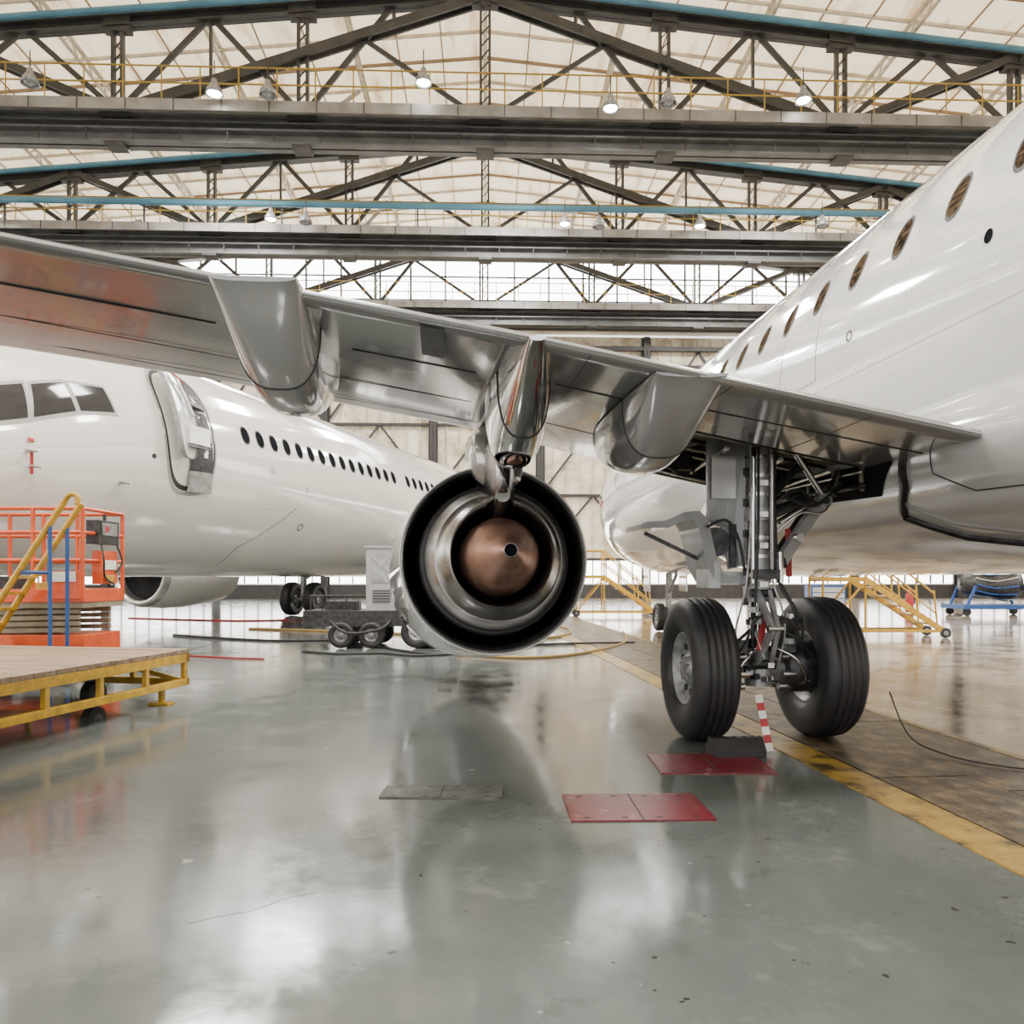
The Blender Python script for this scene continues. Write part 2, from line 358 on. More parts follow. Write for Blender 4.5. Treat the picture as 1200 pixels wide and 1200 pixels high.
# floor strips
RM=RZ(5.03)
b=B('trench_cover_boards',RM)
random.seed(3)
for col,(xc,wd) in enumerate(((3.08,.61),(3.73,.66))):
    y=-6+random.uniform(-1,0)
    while y<42:
        L=random.uniform(1.6,2.6); b.box((xc+random.uniform(-.008,.008),y+L/2,.004),(wd,L-.015,random.uniform(.006,.009)),BROWN); y+=L
b.box((3.42,18,.0015),(1.28,48,.003),DARK)
b.done()
b=B('yellow_floor_stripe',RM); b.box((2.63,18,.003),(.27,48,.006),YSTR); b.box((4.12,18,.002),(.07,48,.004),YSTR); b.done()
def plate(nm,c,s,rot,m):
    b=B(nm); R=Matrix.Rotation(rot,3,'Z')
    b.box((c[0],c[1],.004),(s[0],s[1],.008),m,R)
    for fx in(-.5,0,.5): b.box(Vector((c[0],c[1],.006))+R@Vector((fx*(s[0]-.02),0,0)),(.008,s[1],.006),SEAM if fx==0 else m,R)
    for fx in(-.38,-.12,.12,.38):
        for fy in(-.40,.40): b.box(Vector((c[0],c[1],.007))+R@Vector((fx*s[0],fy*s[1],0)),(.035,.014,.004),SEAM,R)
    b.done()
plate('red_floor_hatch',(1.37,5.34),(.77,.56),0,REDF)
plate('red_floor_hatch',(.695,4.33),(.78,.5),.03,REDF)
plate('worn_floor_hatch',(-.42,4.63),(.72,.26),-.03,WORNG)

# ------------------------------------------------------------------ fuselage tools
def interp(secs,Y):
    n=len(secs)
    if Y<=secs[0][0]: return secs[0][1:]
    if Y>=secs[-1][0]: return secs[-1][1:]
    for i in range(n-1):
        if secs[i][0]<=Y<=secs[i+1][0]: break
    a=secs[i];b=secs[i+1]; h=b[0]-a[0]; t=(Y-a[0])/h; out=[]
    for k in range(1,4):
        d=(b[k]-a[k])/h
        d0=(a[k]-secs[i-1][k])/(a[0]-secs[i-1][0]) if i>0 else d
        d1=(secs[i+2][k]-b[k])/(secs[i+2][0]-b[0]) if i+2<n else d
        m0=0 if d0*d<=0 else 2*d0*d/(d0+d); m1=0 if d1*d<=0 else 2*d1*d/(d1+d)
        if i==0: m0=d
        if i+2>=n: m1=d
        out.append((2*t**3-3*t*t+1)*a[k]+(t**3-2*t*t+t)*h*m0+(-2*t**3+3*t*t)*b[k]+(t**3-t*t)*h*m1)
    return out
class Fus:
    def __init__(s,secs,cx): s.s=secs; s.cx=cx
    def pt(s,Y,a,off=0):
        rx,rz,zc=interp(s.s,Y); return Vector((s.cx+(rx+off)*math.cos(a),Y,zc+(rz+off)*math.sin(a)))
    def body(s,b,m,step=.25,n=96):
        Ys=[]; y=s.s[0][0]
        while y<s.s[-1][0]:
            Ys.append(y)
            near=min(y-s.s[0][0],s.s[-1][0]-y); y+= .03 if near<.3 else (.1 if near<2 else step)
        Ys.append(s.s[-1][0])
        b.loft([[s.pt(y,2*pi*i/n) for i in range(n)] for y in Ys],m)
    def ell(s,b,Y,a,hw,ha,m,off,n=24,inner=0,p=2.0):
        def e(th,k):
            c=math.cos(th);q=math.sin(th); c=math.copysign(abs(c)**(2/p),c); q=math.copysign(abs(q)**(2/p),q)
            return s.pt(Y+hw*k*c,a+ha*k*q,off)
        ks=[inner+(1-inner)*j/3 for j in range(4)] if inner else [.02,.35,.7,1]
        b.loft([[e(2*pi*i/n,k) for i in range(n)] for k in ks],m,False)
    def quad(s,b,c,m,off,n=8):
        vs=[];fs=[]
        for j in range(n+1):
            for i in range(n+1):
                u=i/n;v=j/n
                Y=(1-u)*(1-v)*c[0][0]+u*(1-v)*c[1][0]+u*v*c[2][0]+(1-u)*v*c[3][0]
                a=(1-u)*(1-v)*c[0][1]+u*(1-v)*c[1][1]+u*v*c[2][1]+(1-u)*v*c[3][1]
                vs.append(s.pt(Y,a,off))
        for j in range(n):
            for i in range(n): fs.append((j*(n+1)+i,j*(n+1)+i+1,(j+1)*(n+1)+i+1,(j+1)*(n+1)+i))
        b.add(vs,fs,m,True)
    def line(s,b,pts,m,w=.006,off=.0,sub=12):
        P=[]
        for (y0,a0),(y1,a1) in zip(pts[:-1],pts[1:]):
            for k in range(sub): t=k/sub; P.append(s.pt(y0+(y1-y0)*t,a0+(a1-a0)*t,off))
        P.append(s.pt(*pts[-1],off)); b.path(P,w,m,4,1)
    def window(s,b,Y,a,hw,hz,glass,rr):
        ha=hz/rr
        s.ell(b,Y,a,hw*1.14,ha*1.09,FRAME,.004,inner=.84,p=2.3)
        s.ell(b,Y,a,hw,ha,glass,.003,p=2.3)

# ------------------------------------------------------------------ near airplane
FR=Fus([(-17,.25,.25,4.75),(-13,.9,.95,4.25),(-9,1.5,1.5,3.65),(-6,1.8,1.8,3.35),(-3,1.9,1.9,3.25),(13,1.9,1.9,3.25),(15,1.88,1.88,3.22),(17,1.78,1.78,3.13),(18.5,1.58,1.58,3.02),(20,1.22,1.25,2.88),(21,.85,.88,2.76),(21.7,.48,.5,2.68),(22.1,.03,.03,2.62)],5.35)
parts=[]
b=B('fuselage',RM); FR.body(b,WHITE); parts.append(b.done())
b=B('cabin_windows',RM); aw=pi-.388
for k in range(-13,24):
    Y=5.09+k*.655
    if 15.8<Y: continue
    FR.window(b,Y,aw,.090,.168,PANEREFL,1.9)
    for q in range(3): FR.line(b,[(Y-.06,aw-.03+.03*q),(Y+.06,aw-.03+.03*q)],GLASS,.003,.003,3)  # dark lines paint a striped reflection onto each pane
    FR.window(b,Y,.388,.090,.168,GLASS,1.9)
for y0,y1 in((6.9,7.65),(14.6,15.4)):
    FR.line(b,[(y0,aw-.28),(y1,aw-.28),(y1,aw+.45),(y0,aw+.45),(y0,aw-.28)],PANEL,.005)
for y in(3.2,5.5,9.0,12.2): FR.line(b,[(y,pi*.55),(y,pi*1.0)],PANEL,.003)
FR.line(b,[(-3,pi+.12),(15,pi+.12)],PANEL,.0025); FR.line(b,[(-3,pi-.72),(15,pi-.72)],PANEL,.0025)
FR.ell(b,6.3,pi-.06,.05,.025,FRAME,.004,inner=.7); FR.ell(b,4.62,pi-.12,.04,.025,GLASS,.004); FR.line(b,[(7.7,pi-.17),(7.9,pi-.17)],SEAM,.006)
FR.quad(b,[(19.0,pi-.35),(19.9,pi-.35),(19.8,pi-.8),(18.9,pi-.75)],COCKP,.006)
FR.quad(b,[(20.0,pi-.38),(20.7,pi-.5),(20.5,pi-1.1),(19.95,pi-.85)],COCKP,.006)
FR.quad(b,[(17.2,pi+.08),(18.0,pi+.08),(18.0,pi+.04),(17.2,pi+.04)],RED,.005)
parts.append(b.done())
LEP=[(6.5,9.6,2.0),(3.36,8.54,2.3),(1.75,7.83,2.47),(.33,7.2,2.68),(-1.84,6.44,2.9),(-3.24,5.91,2.99),(-8.7,3.95,3.5)]
def LE(X):
    for a,c in zip(LEP[:-1],LEP[1:]):
        if a[0]>=X>=c[0]:
            t=(a[0]-X)/(a[0]-c[0]); return a[1]+(c[1]-a[1])*t,a[2]+(c[2]-a[2])*t
    return LEP[-1][1:]
def TE(X):
    z=2.56-.1315*(X-.469) if X>.469 else 2.56+.108*(.469-X)
    return 4.075+.169*(X-.469), z
def wp(X,t,up=0.0,off=0.0):
    (ty,tz),(ly,lz)=TE(X),LE(X); c=ly-ty
    return Vector((X,ty+c*t,tz+(lz-tz)*t+up*c-.012*c*math.sin(pi*min(max(t,0),1))*(1 if up==0 else 0)-off))
low=[0,.05,.12,.2,.28,.35,.45,.55,.65,.75,.8,.88,.94,.98,1.0]
upp=[(1.012,.02),(1.01,.045),(.98,.075),(.92,.10),(.8,.125),(.6,.135),(.4,.105),(.2,.06),(.08,.03),(0,.012)]
Xs=[6.0,5.0,4.2,3.5,2.6,1.7,1.1,.33,-.4,-.95,-1.84,-2.5,-3.24,-5,-7,-8.7]
def wing(name,mir):
    M=RM if not mir else RM@Matrix.Translation((10.7,0,0))@Matrix.Diagonal((-1,1,1,1))
    b=B(name,M)
    rows=[[wp(X,t) for t in low]+[wp(X,t,u) for t,u in upp] for X in Xs]; n=len(rows[0])
    vs=[p for r in rows for p in r]; fs=[]; fo=[]
    for j in range(len(rows)-1):
        for i in range(n):
            k=(i+1)%n
            if not mir and i<len(low)-1 and Xs[j]<=3.5+1e-6 and Xs[j+1]>=1.7-1e-6 and .35<=low[i] and low[i+1]<=.8: continue
            (fo if Xs[j]<=-.95 else fs).append((j*n+i,j*n+k,(j+1)*n+k,(j+1)*n+i))
    fo.append(tuple((len(rows)-1)*n+i for i in range(n)))
    b.add(vs,fs,WING,True); b.add(vs,fo,WINGO,True)
    return b
b=wing('wing_left',False)
Z=lambda z: Vector((0,0,z))
for Xa in(1.7,3.5):
    b.add([wp(Xa,.35),wp(Xa,.8),wp(Xa,.8)+Z(.33),wp(Xa,.35)+Z(.28)],[(0,1,2,3)],BAY)
for t,h in((.35,.28),(.8,.33)):
    b.add([wp(1.7,t),wp(3.5,t),wp(3.5,t)+Z(h),wp(1.7,t)+Z(h)],[(0,1,2,3)],BAY)
b.add([wp(1.7,.35)+Z(.28),wp(3.5,.35)+Z(.28),wp(3.5,.8)+Z(.33),wp(1.7,.8)+Z(.33)],[(0,1,2,3)],BAY)
for k in range(6):
    X=1.85+k*.3; b.beam(wp(X,.36)+Z(.14),wp(X,.79)+Z(.18),.03,.16,BAY)
for t in(.42,.5,.6,.7): b.tube(wp(1.75,t)+Z(.06),wp(3.45,t)+Z(.08),.018,STEEL if t!=.5 else GEARD,8)
b.beam(wp(1.75,.79)+Z(-.03),wp(3.45,.79)+Z(-.06),.04,.16,BAY)
for X in(2.2,2.5,2.8,3.1,3.4): b.box(wp(X,.78)+Z(-.02),(.05,.12,.18),GEARD); b.box(wp(X+.1,.775)+Z(-.05),(.12,.04,.07),BAY)
for X in(2.2,2.7,3.2): b.box(wp(X,.72)+Z(-.02),(.12,.3,.12),GEARD); b.tube(wp(X,.4)+Z(-.02),wp(X+.15,.75)+Z(-.05),.022,STEEL,8)
b.path([wp(2.0,.7)+Z(-.06),wp(2.4,.74)+Z(-.10),wp(2.9,.72)+Z(-.07),wp(3.4,.76)+Z(-.12)],.02,HOSE,7); b.path([wp(2.0,.75)+Z(-.1),wp(2.5,.7)+Z(-.14),wp(3.1,.74)+Z(-.12),wp(3.45,.7)+Z(-.1)],.014,STEEL,7)
def wseam(pts,r=.005,m=SEAM,off=.0):
    b.path([wp(X,t,0,off) for X,t in pts],r,m,4,4)
wseam([(-8,.26),(-3,.26),(-1.3,.26)],.008); wseam([(-.55,.26),(.2,.26)],.008); wseam([(.7,.22),(1.2,.22)],.008)
wseam([(1.7,.17),(3.4,.15)],.007); wseam([(1.7,.34),(3.5,.34)],.010,DARK)
wseam([(-8,.55),(.2,.55)],.0035); wseam([(-8,.85),(.3,.85)],.003); wseam([(.6,.6),(1.6,.6)],.0035)
for X in(-6,-3.4,.8,1.66,2.6): wseam([(X,0.01),(X,.26),(X,.33)],.0035)
for X in(-5,-2.4,-.15,1.0): wseam([(X,.33),(X,.97)],.002)
b.path([wp(X,0,.006) for X in(3.9,2.5,1.5,.469,-1,-3,-6,-8.7)],.010,WINGL,6,2)
q=[wp(.0,.02,0,.012),wp(-.13,.02,0,.012),wp(-.13,.17,0,.03),wp(.0,.17,0,.03)]
b.add(q+[v+Z(.03) for v in q],[(0,1,2,3),(0,1,5,4),(1,2,6,5),(2,3,7,6),(3,0,4,7)],GEARD)
parts.append(b.done())
parts.append(wing('wing_right',True).done())
def canoe(nm,X,Ya,Yf,W,D,m,wa=.8,pk=.42,m2=None,pw=.85):
    b=B(nm,RM); N=36; rings=[]
    for j in range(N+1):
        s=j/N; Y=Ya+(Yf-Ya)*s; ty,_=TE(X); ly,_=LE(X); t=(Y-ty)/(ly-ty); top=wp(X,max(t,0)).z+.02
        q=.5*s/pk if s<pk else .5+.5*(s-pk)/(1-pk)
        d=max(D*math.sin(pi*q)**pw,.025)
        w=W/2*(wa+(1-wa)*math.sin(pi/2*min(1,s/pk))) if s<pk else W/2*math.sqrt(max(.0,1-((s-pk)/(1.002-pk))**2))
        w=max(w,.012); ring=[]
        for i in range(25):
            a=pi*i/24; c=math.cos(a); q2=math.sin(a)
            ring.append(Vector((X+w*math.copysign(abs(c)**.7,c),Y,top-d*q2**.8)))
        rings.append(ring)
    j=int(N*.30)
    b.loft(rings[:j+1],m2 or m,False,True,False); b.loft(rings[j:],m,False,True,False)
    b.add(rings[0],[tuple(range(25))],m)
    b.path([p+Z(-.001) for p in rings[j]],.007,SEAM,4,1)
    return b.done()
parts.append(canoe('flap_fairing_outer',-.91,3.74,5.9,.46,.45,WING,.90,.43,WINGL))
parts.append(canoe('flap_fairing_middle',.49,4.04,6.6,.40,.52,CHROME,.22,.5,CHROME,.9))
parts.append(canoe('flap_fairing_inner',1.40,4.24,6.7,.50,.42,WING,.85,.42,WINGL))
FB=Fus([(.5,.5,.1,1.7),(1.6,1.5,.6,1.9),(3,1.93,.85,2.15),(5,1.98,.88,2.2),(9,1.98,.88,2.2),(10.5,1.8,.8,2.1),(12,1.0,.45,1.8),(12.8,.3,.1,1.6)],5.35)
b=B('belly_fairing',RM); FB.body(b,BELLY)
FB.quad(b,[(5.5,pi+.02),(8.2,pi-.1),(8.2,pi+.22),(5.8,pi+.30)],DARK,.006,14)
for q in range(5): FB.line(b,[(5.9+.45*q,pi-.02),(6.0+.45*q,pi+.22)],BAY,.025,.01)
FB.line(b,[(5.9,pi+.06),(8.1,pi+.04)],STEEL,.015,.03); FB.line(b,[(5.9,pi+.18),(8.1,pi+.14)],GEARD,.03,.03)
FB.line(b,[(5.35,pi-.02),(5.45,pi+.25),(5.75,pi+.5),(5.4,pi+.75),(4.6,pi+.95),(3,pi+1.05)],GEARD,.042)
FB.line(b,[(5.05,pi-.1),(5.1,pi+.2),(4.8,pi+.38),(3,pi+.42)],SEAM,.006)
FB.line(b,[(5.42,pi+.1),(5.6,pi+.42),(5.3,pi+.62),(4.6,pi+.8),(3.5,pi+.9)],PANEL,.02)
parts.append(b.done())
# engine
eo=Vector((-.153,6.9,1.455)); ax=Vector((-.153,1,-.055)).normalized()
b=B('engine_nacelle')
b.lathe([(0,.842),(.0,.85),(.02,.853),(.6,.90),(1.3,.94),(2.1,.97),(2.9,.96),(3.3,.92),(3.48,.87),(3.52,.84),(3.48,.81),(3.3,.79),(2.6,.78)],eo,ax,WHITE,96)
b.lathe([(0,.842),(.01,.825),(.10,.795),(.16,.785)],eo,ax,STEEL,96)
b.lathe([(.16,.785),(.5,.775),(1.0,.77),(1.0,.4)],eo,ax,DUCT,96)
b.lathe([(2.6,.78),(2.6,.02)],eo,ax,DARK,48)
for k in range(24):
    a=2*pi*k/24; s=ax.cross(Vector((0,0,1))).normalized(); u=s.cross(ax)
    dr=s*math.cos(a)+u*math.sin(a); b.beam(eo+ax*2.5+dr*.2,eo+ax*2.5+dr*.77,.02,.16,STEEL,up=(ax+s*.6))
b.lathe([(.85,.745),(.6,.735),(.3,.705),(0.05,.68)],eo,ax,DUCT,80)
b.lathe([(.05,.68),(0.0,.675),(-.04,.655)],eo,ax,STEEL,80)
b.lathe([(-.04,.655),(-.04,.64),(-.09,.628)],eo,ax,SEAM,80)
b.lathe([(-.09,.628),(-.18,.59),(-.25,.555)],eo,ax,STEEL,80)
b.lathe([(-.25,.555),(-.25,.548),(-.40,.475),(-.45,.445),(-.455,.435)],eo,ax,CORE,80)
b.lathe([(-.455,.435),(-.44,.42),(-.2,.405),(.2,.39)],eo,ax,HEAT,80)
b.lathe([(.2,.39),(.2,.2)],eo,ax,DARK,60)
b.lathe([(.2,.33),(-.2,.34),(-.38,.33),(-.5,.305),(-.62,.26),(-.74,.20),(-.84,.14),(-.91,.085),(-.95,.06)],eo,ax,COPPER,72)
b.lathe([(-.95,.06),(-.962,.057),(-.958,.05)],eo,ax,HEAT,24); b.lathe([(-.958,.05),(-.90,.044),(-.9,.001)],eo,ax,DARK,16)
parts.append(b.done())
b=B('engine_pylon',RM)
def prof(Y,w,z0,z1,n=16): 
    return [Vector((.46+w*math.copysign(abs(math.cos(2*pi*i/n))**.5,math.cos(2*pi*i/n)),Y,(z0+z1)/2+(z1-z0)/2*math.copysign(abs(math.sin(2*pi*i/n))**.6,math.sin(2*pi*i/n)))) for i in range(n)]
b.loft([prof(*q) for q in((5.95,.015,2.02,2.12),(6.1,.07,1.93,2.3),(6.35,.13,1.86,2.5),(6.7,.17,1.84,2.62),(7.2,.19,2.0,2.75),(8.0,.2,2.2,2.85),(9.0,.19,2.3,2.8),(9.9,.08,2.35,2.5))],HEAT)
b.loft([prof(*q) for q in((6.3,.05,2.1,2.35),(6.42,.20,2.05,2.5),(6.9,.24,2.15,2.62),(8,.25,2.3,2.8))],WING)
b.tube((.46,6.05,1.95),(.46,6.7,1.86),.06,STEEL,14)
parts.append(b.done())

lx=Vector((.99615,.0877,0)); ly=Vector((-.0877,.99615,0)); up=Vector((0,0,1))
def wheel(b,c,axd,R,hw,rh,outer=1,grooves=True,n=64):
    s=R/.56; k=hw/.18
    g=[(-.09,.557),(-.086,.545),(-.076,.545),(-.072,.56),(-.034,.562),(-.03,.548),(-.02,.548),(-.016,.563),(.016,.563),(.02,.548),(.03,.548),(.034,.562),(.072,.56),(.076,.545),(.086,.545),(.09,.557)] if grooves else [(-.07,.56),(.07,.56)]
    p=[(-.125,.29),(-.15,.31),(-.172,.36),(-.18,.43),(-.172,.49),(-.15,.53),(-.12,.55)]+g+[(.12,.55),(.15,.53),(.172,.49),(.18,.43),(.172,.36),(.15,.31),(.125,.29)]
    b.lathe([(a*k,r*s) for a,r in p],c,axd,RUBBER,n)
    for sg in(-1,1):
        h=[(.125,.29),(.13,.285),(.125,.27),(.085,.25),(.065,.2),(.06,.13),(.09,.115),(.115,.09),(.12,.06),(.12,0)]
        b.lathe([(sg*a*k,r*s) for a,r in h],c,axd,HUB,40)
        A=Vector(axd).normalized(); u=A.cross(up).normalized(); v=u.cross(A)
        for i in range(9):
            t=2*pi*i/9; q=Vector(c)+(u*math.cos(t)+v*math.sin(t))*.19*s
            b.tube(q+A*sg*.06*k,q+A*sg*.078*k,.028*s,SEAM,10)
        for i in range(8):
            t=2*pi*(i+.5)/8; q=Vector(c)+(u*math.cos(t)+v*math.sin(t))*.09*s
            b.tube(q+A*sg*.1*k,q+A*sg*.125*k,.010*s,STEEL,6)
wl=Vector((1.50,6.2,.565)); wr=wl+lx*1.0
b=B('main_wheel_outboard'); wheel(b,wl,lx,.565,.175,.3); parts.append(b.done())
b=B('main_wheel_inboard'); wheel(b,wr+up*.006,lx,.565,.175,.3); parts.append(b.done())
b=B('main_gear_strut')
c=(wl+wr)/2
def P(a,f,z): return c+lx*a+ly*f+Vector((0,0,z-c.z))
b.tube(wl+lx*.1,wr-lx*.1,.07,GEARP,18)
for sg in(-1,1):
    q=c+lx*sg*.3; b.lathe([(-.1,.0),(-.1,.16),(-.04,.2),(.12,.2),(.14,.17),(.14,0)],q,lx*sg,GEARD,28)
    for i in range(7):
        a=2*pi*i/7; dq=up*math.cos(a)*.16+ly*math.sin(a)*.16
        b.tube(q+dq-lx*sg*.16,q+dq-lx*sg*.06,.03,STEEL,10)
b.tube(P(0,0,.42),P(0,0,.72),.11,GEARP,20); b.tube(P(0,0,.7),P(0,0,.8),.085,GEARD,20)
b.tube(P(0,0,.75),P(0,0,1.15),.062,CHROME,20)
b.tube(P(0,0,1.1),P(0,0,1.22),.115,GEARP,22); b.tube(P(0,0,1.2),P(0,0,1.75),.095,GEARP,22)
b.tube(P(0,0,1.75),P(0,0,1.85),.125,GEARP,22); b.tube(P(0,0,1.85),P(0,0,2.5),.105,GEARP,22)
for z in(1.3,1.45,1.6,1.95,2.1,2.25): b.tube(P(0,0,z),P(0,0,z+.03),.112,STEEL,20)
for s in(-1,1):
    b.beam(P(s*.05,-.1,1.18),P(s*.02,-.33,.9),.035,.06,GEARP); b.beam(P(s*.02,-.33,.9),P(s*.06,-.1,.6),.035,.06,GEARP)
b.tube(P(-.06,-.33,.9),P(.06,-.33,.9),.03,STEEL,12)
b.tube(P(-.1,-.1,.6),P(.1,-.1,.6),.04,GEARD,12); b.tube(P(-.1,-.1,1.17),P(.1,-.1,1.17),.035,GEARD,12)
b.tube(P(.06,0,1.38),P(.22,0,1.42),.05,GEARD,14)
b.beam(P(.16,0,1.38),P(.62,.15,1.95),.06,.10,WINGL); b.beam(P(.60,.15,1.93),P(1.05,.3,2.33),.06,.10,GEARD)
b.beam(P(.14,.08,1.42),P(.58,.22,1.97),.03,.05,GEARD); b.tube(P(.34,-.05,1.62),P(.34,.2,1.62),.035,STEEL,12)
b.tube(P(.6,.05,1.93),P(.6,.25,1.93),.06,GEARP,14); b.tube(P(.6,.04,1.93),P(.6,.03,1.93),.03,SEAM,12)
b.tube(P(.2,.05,1.75),P(.9,.2,2.15),.025,CHROME,10); b.tube(P(.1,.0,1.8),P(.45,.1,1.95),.045,GEARD,12)
b.tube(P(.1,.2,1.85),P(.55,.25,2.35),.03,GEARD,10); b.tube(P(.62,.1,1.95),P(.3,.05,2.38),.026,STEEL,10)
b.path([P(.2,.05,1.98),P(.45,.0,1.88),P(.7,.1,2.0),P(.95,.2,2.25)],.014,HOSE,7); b.path([P(.15,.02,1.65),P(.35,-.02,1.82),P(.6,.05,1.85),P(.75,.1,2.2)],.012,STEEL,7)
b.path([P(.1,-.08,1.9),P(.3,-.1,2.0),P(.5,-.02,1.9),P(.8,.1,2.1),P(1.1,.2,2.1)],.012,HOSE,7)
b.beam(P(-.32,.02,1.32),P(.12,.02,1.32),.06,.05,GEARP); b.box(P(.02,-.08,1.32),(.22,.12,.08),GEARD)
b.tube(P(.16,-.06,1.25),P(.16,-.06,1.5),.03,CHROME,10)
b.tube(P(-.08,-.10,1.25),P(-.08,-.10,2.4),.022,CHROME,10); b.tube(P(.07,-.11,1.25),P(.07,-.11,2.4),.018,STEEL,10)
for z in(1.0,1.24,1.55,1.8,2.05): b.box(P(.0,-.11,z),(.07,.04,.05),STEEL); b.box(P(-.11,-.02,z+.1),(.04,.05,.06),GEARD)
for i,(a,f) in enumerate(((-.05,-.13),(.05,-.135),(.09,-.11),(-.1,-.1),(.12,-.06))):
    b.path([P(a,f,2.45),P(a,f,1.8),P(a*1.3,f,1.3),P(a*2+.02,f-.05*(i%3),1.05),P(a*2.6,f-.08,.85),P(a*2.2,f-.02,.62),P(a*3,f*.5,.5)],.009 if i%2 else .012,GEARP if i%2 else HOSE,7)
for sg in(-1,1):
    b.path([P(sg*.08,-.12,.9),P(sg*.25,-.22,.8),P(sg*.33,-.18,.66),P(sg*.28,-.1,.6)],.014,HOSE,7)
    b.path([P(sg*.05,-.16,.75),P(sg*.2,-.26,.66),P(sg*.3,-.22,.5),P(sg*.26,-.1,.42)],.012,STEEL,7)
    b.path([P(sg*.03,-.2,1.0),P(sg*.15,-.3,.95),P(sg*.24,-.28,.75),P(sg*.3,-.2,.68)],.010,HOSE,7)
    b.box(P(sg*.2,-.15,.75),(.08,.08,.1),GEARD); b.box(P(sg*.33,-.15,.55),(.06,.06,.16),STEEL)
for k in range(22):
    b.box(P(random.uniform(-.2,.28),random.uniform(-.22,-.1),random.uniform(.42,1.08)),(.055,.05,.045),random.choice([GEARD,STEEL,GEARP]),random.uniform(0,1))
b.beam(P(-.02,-.19,1.05),P(-.07,-.2,.72),.05,.006,RED); b.beam(P(.3,.1,1.7),P(.31,.1,1.3),.05,.006,RED)
b.beam(P(-.09,-.17,.85),P(-.03,-.2,.66),.045,.006,WTAPE)
parts.append(b.done(.004))
b=B('main_gear_door')
R5=Matrix.Rotation(math.radians(5),3,'Z')
q=[P(-.42,.0,2.42),P(-.12,-.02,2.42),P(-.10,-.02,1.40),P(-.24,0,1.36),P(-.30,.0,1.7),P(-.42,0,1.75)]
n=len(q); b.add(q+[v+ly*.035 for v in q],[tuple(range(n)),tuple(range(n,2*n))[::-1]]+[(i,(i+1)%n,n+(i+1)%n,n+i) for i in range(n)],GDOOR)
b.box(P(-.22,-.03,1.55),(.05,.03,.35),GEARD,R5); b.box(P(-.3,-.03,2.1),(.20,.025,.34),WINGL,R5)
b.tube(P(-.36,-.03,1.58),P(-.36,.1,1.58),.12,GEARD,20)
cv=[(-.98,1.72),(-.93,1.74),(-.78,1.75),(-.62,1.82),(-.5,1.83),(-.43,1.76),(-.40,1.62),(-.36,1.45),(-.3,1.32),(-.12,1.30)]
ci=[(-.98,1.68),(-.90,1.69),(-.76,1.69),(-.62,1.75),(-.55,1.75),(-.51,1.69),(-.48,1.55),(-.44,1.38),(-.36,1.24),(-.12,1.24)]
o=[P(a,-.05,z) for a,z in cv]; i2=[P(a,-.05,z) for a,z in ci]; m=len(o)
o2=[v+ly*.5 for v in o]; i3=[v+ly*.5 for v in i2]
vs=o+i2+o2+i3; fs=[]
for k in range(m-1):
    fs+= [(k,k+1,m+k+1,m+k),(2*m+k,2*m+k+1,3*m+k+1,3*m+k),(k,k+1,2*m+k+1,2*m+k),(m+k,m+k+1,3*m+k+1,3*m+k)]
fs+=[(0,m,3*m,2*m),(m-1,2*m-1,4*m-1,3*m-1)]
b.add(vs,fs,GDOOR)
b.box(P(-.38,.1,1.32),(.1,.3,.22),GEARP,R5); b.beam(P(-.4,0,1.3),P(-.1,0,1.25),.04,.04,GEARD)
b.beam(P(-.9,.15,1.66),P(-.45,.15,1.45),.03,.03,GEARD)
b.path([P(-.45,-.08,1.7),P(-.3,-.1,1.75),P(-.2,-.1,1.6),P(-.15,-.1,1.35)],.012,HOSE,6)
parts.append(b.done())
b=B('nose_gear')
gc=RM@Vector((5.35,18.0,0))
for s in(-.22,.22): wheel(b,gc+lx*s+up*.34,lx,.33,.11,.2,1,False,36)
b.tube(gc+lx*-.22+up*.33,gc+lx*.22+up*.33,.05,GEARP,12); b.tube(gc+up*.33,gc+up*1.6,.07,GEARP,14); b.tube(gc+up*.9,gc+up*1.55+ly*-.9,.04,GEARP,10)
b.beam(gc+lx*-.45+ly*.3+up*.95,gc+lx*-.45+ly*.3+up*1.6,.03,.8,WHITE)
b.beam(gc+lx*.45+ly*.3+up*.95,gc+lx*.45+ly*.3+up*1.6,.03,.8,WHITE)
parts.append(b.done())
b=B('main_gear_starboard')
mc=RM@Vector((10.7-2.46,6.1,0))
for s in(-.5,.5): wheel(b,mc+lx*s+up*.565,lx,.565,.175,.3,1,True,40)
b.tube(mc-lx*.5+up*.56,mc+lx*.5+up*.56,.07,GEARP,14); b.tube(mc+up*.45,mc+up*1.2,.07,CHROME,16); b.tube(mc+up*1.1,mc+up*2.5,.105,GEARP,18)
b.beam(mc+up*1.4,mc-lx*.9+up*2.0,.06,.1,GEARP)
parts.append(b.done())
b=B('tail_fin',RM)
b.loft([[Vector((5.35+w,y,z)) for w,y in ((0,ya),(.12*k,ya+(yb-ya)*.3),(.1*k,ya+(yb-ya)*.7),(0,yb),(-.1*k,ya+(yb-ya)*.7),(-.12*k,ya+(yb-ya)*.3))] for z,ya,yb,k in((4.4,-16.5,-10,1.2),(10.5,-18.2,-15.4,.6))],WHITE,smooth=False)
parts.append(b.done())
group('near_airliner',parts,(3,6,0))

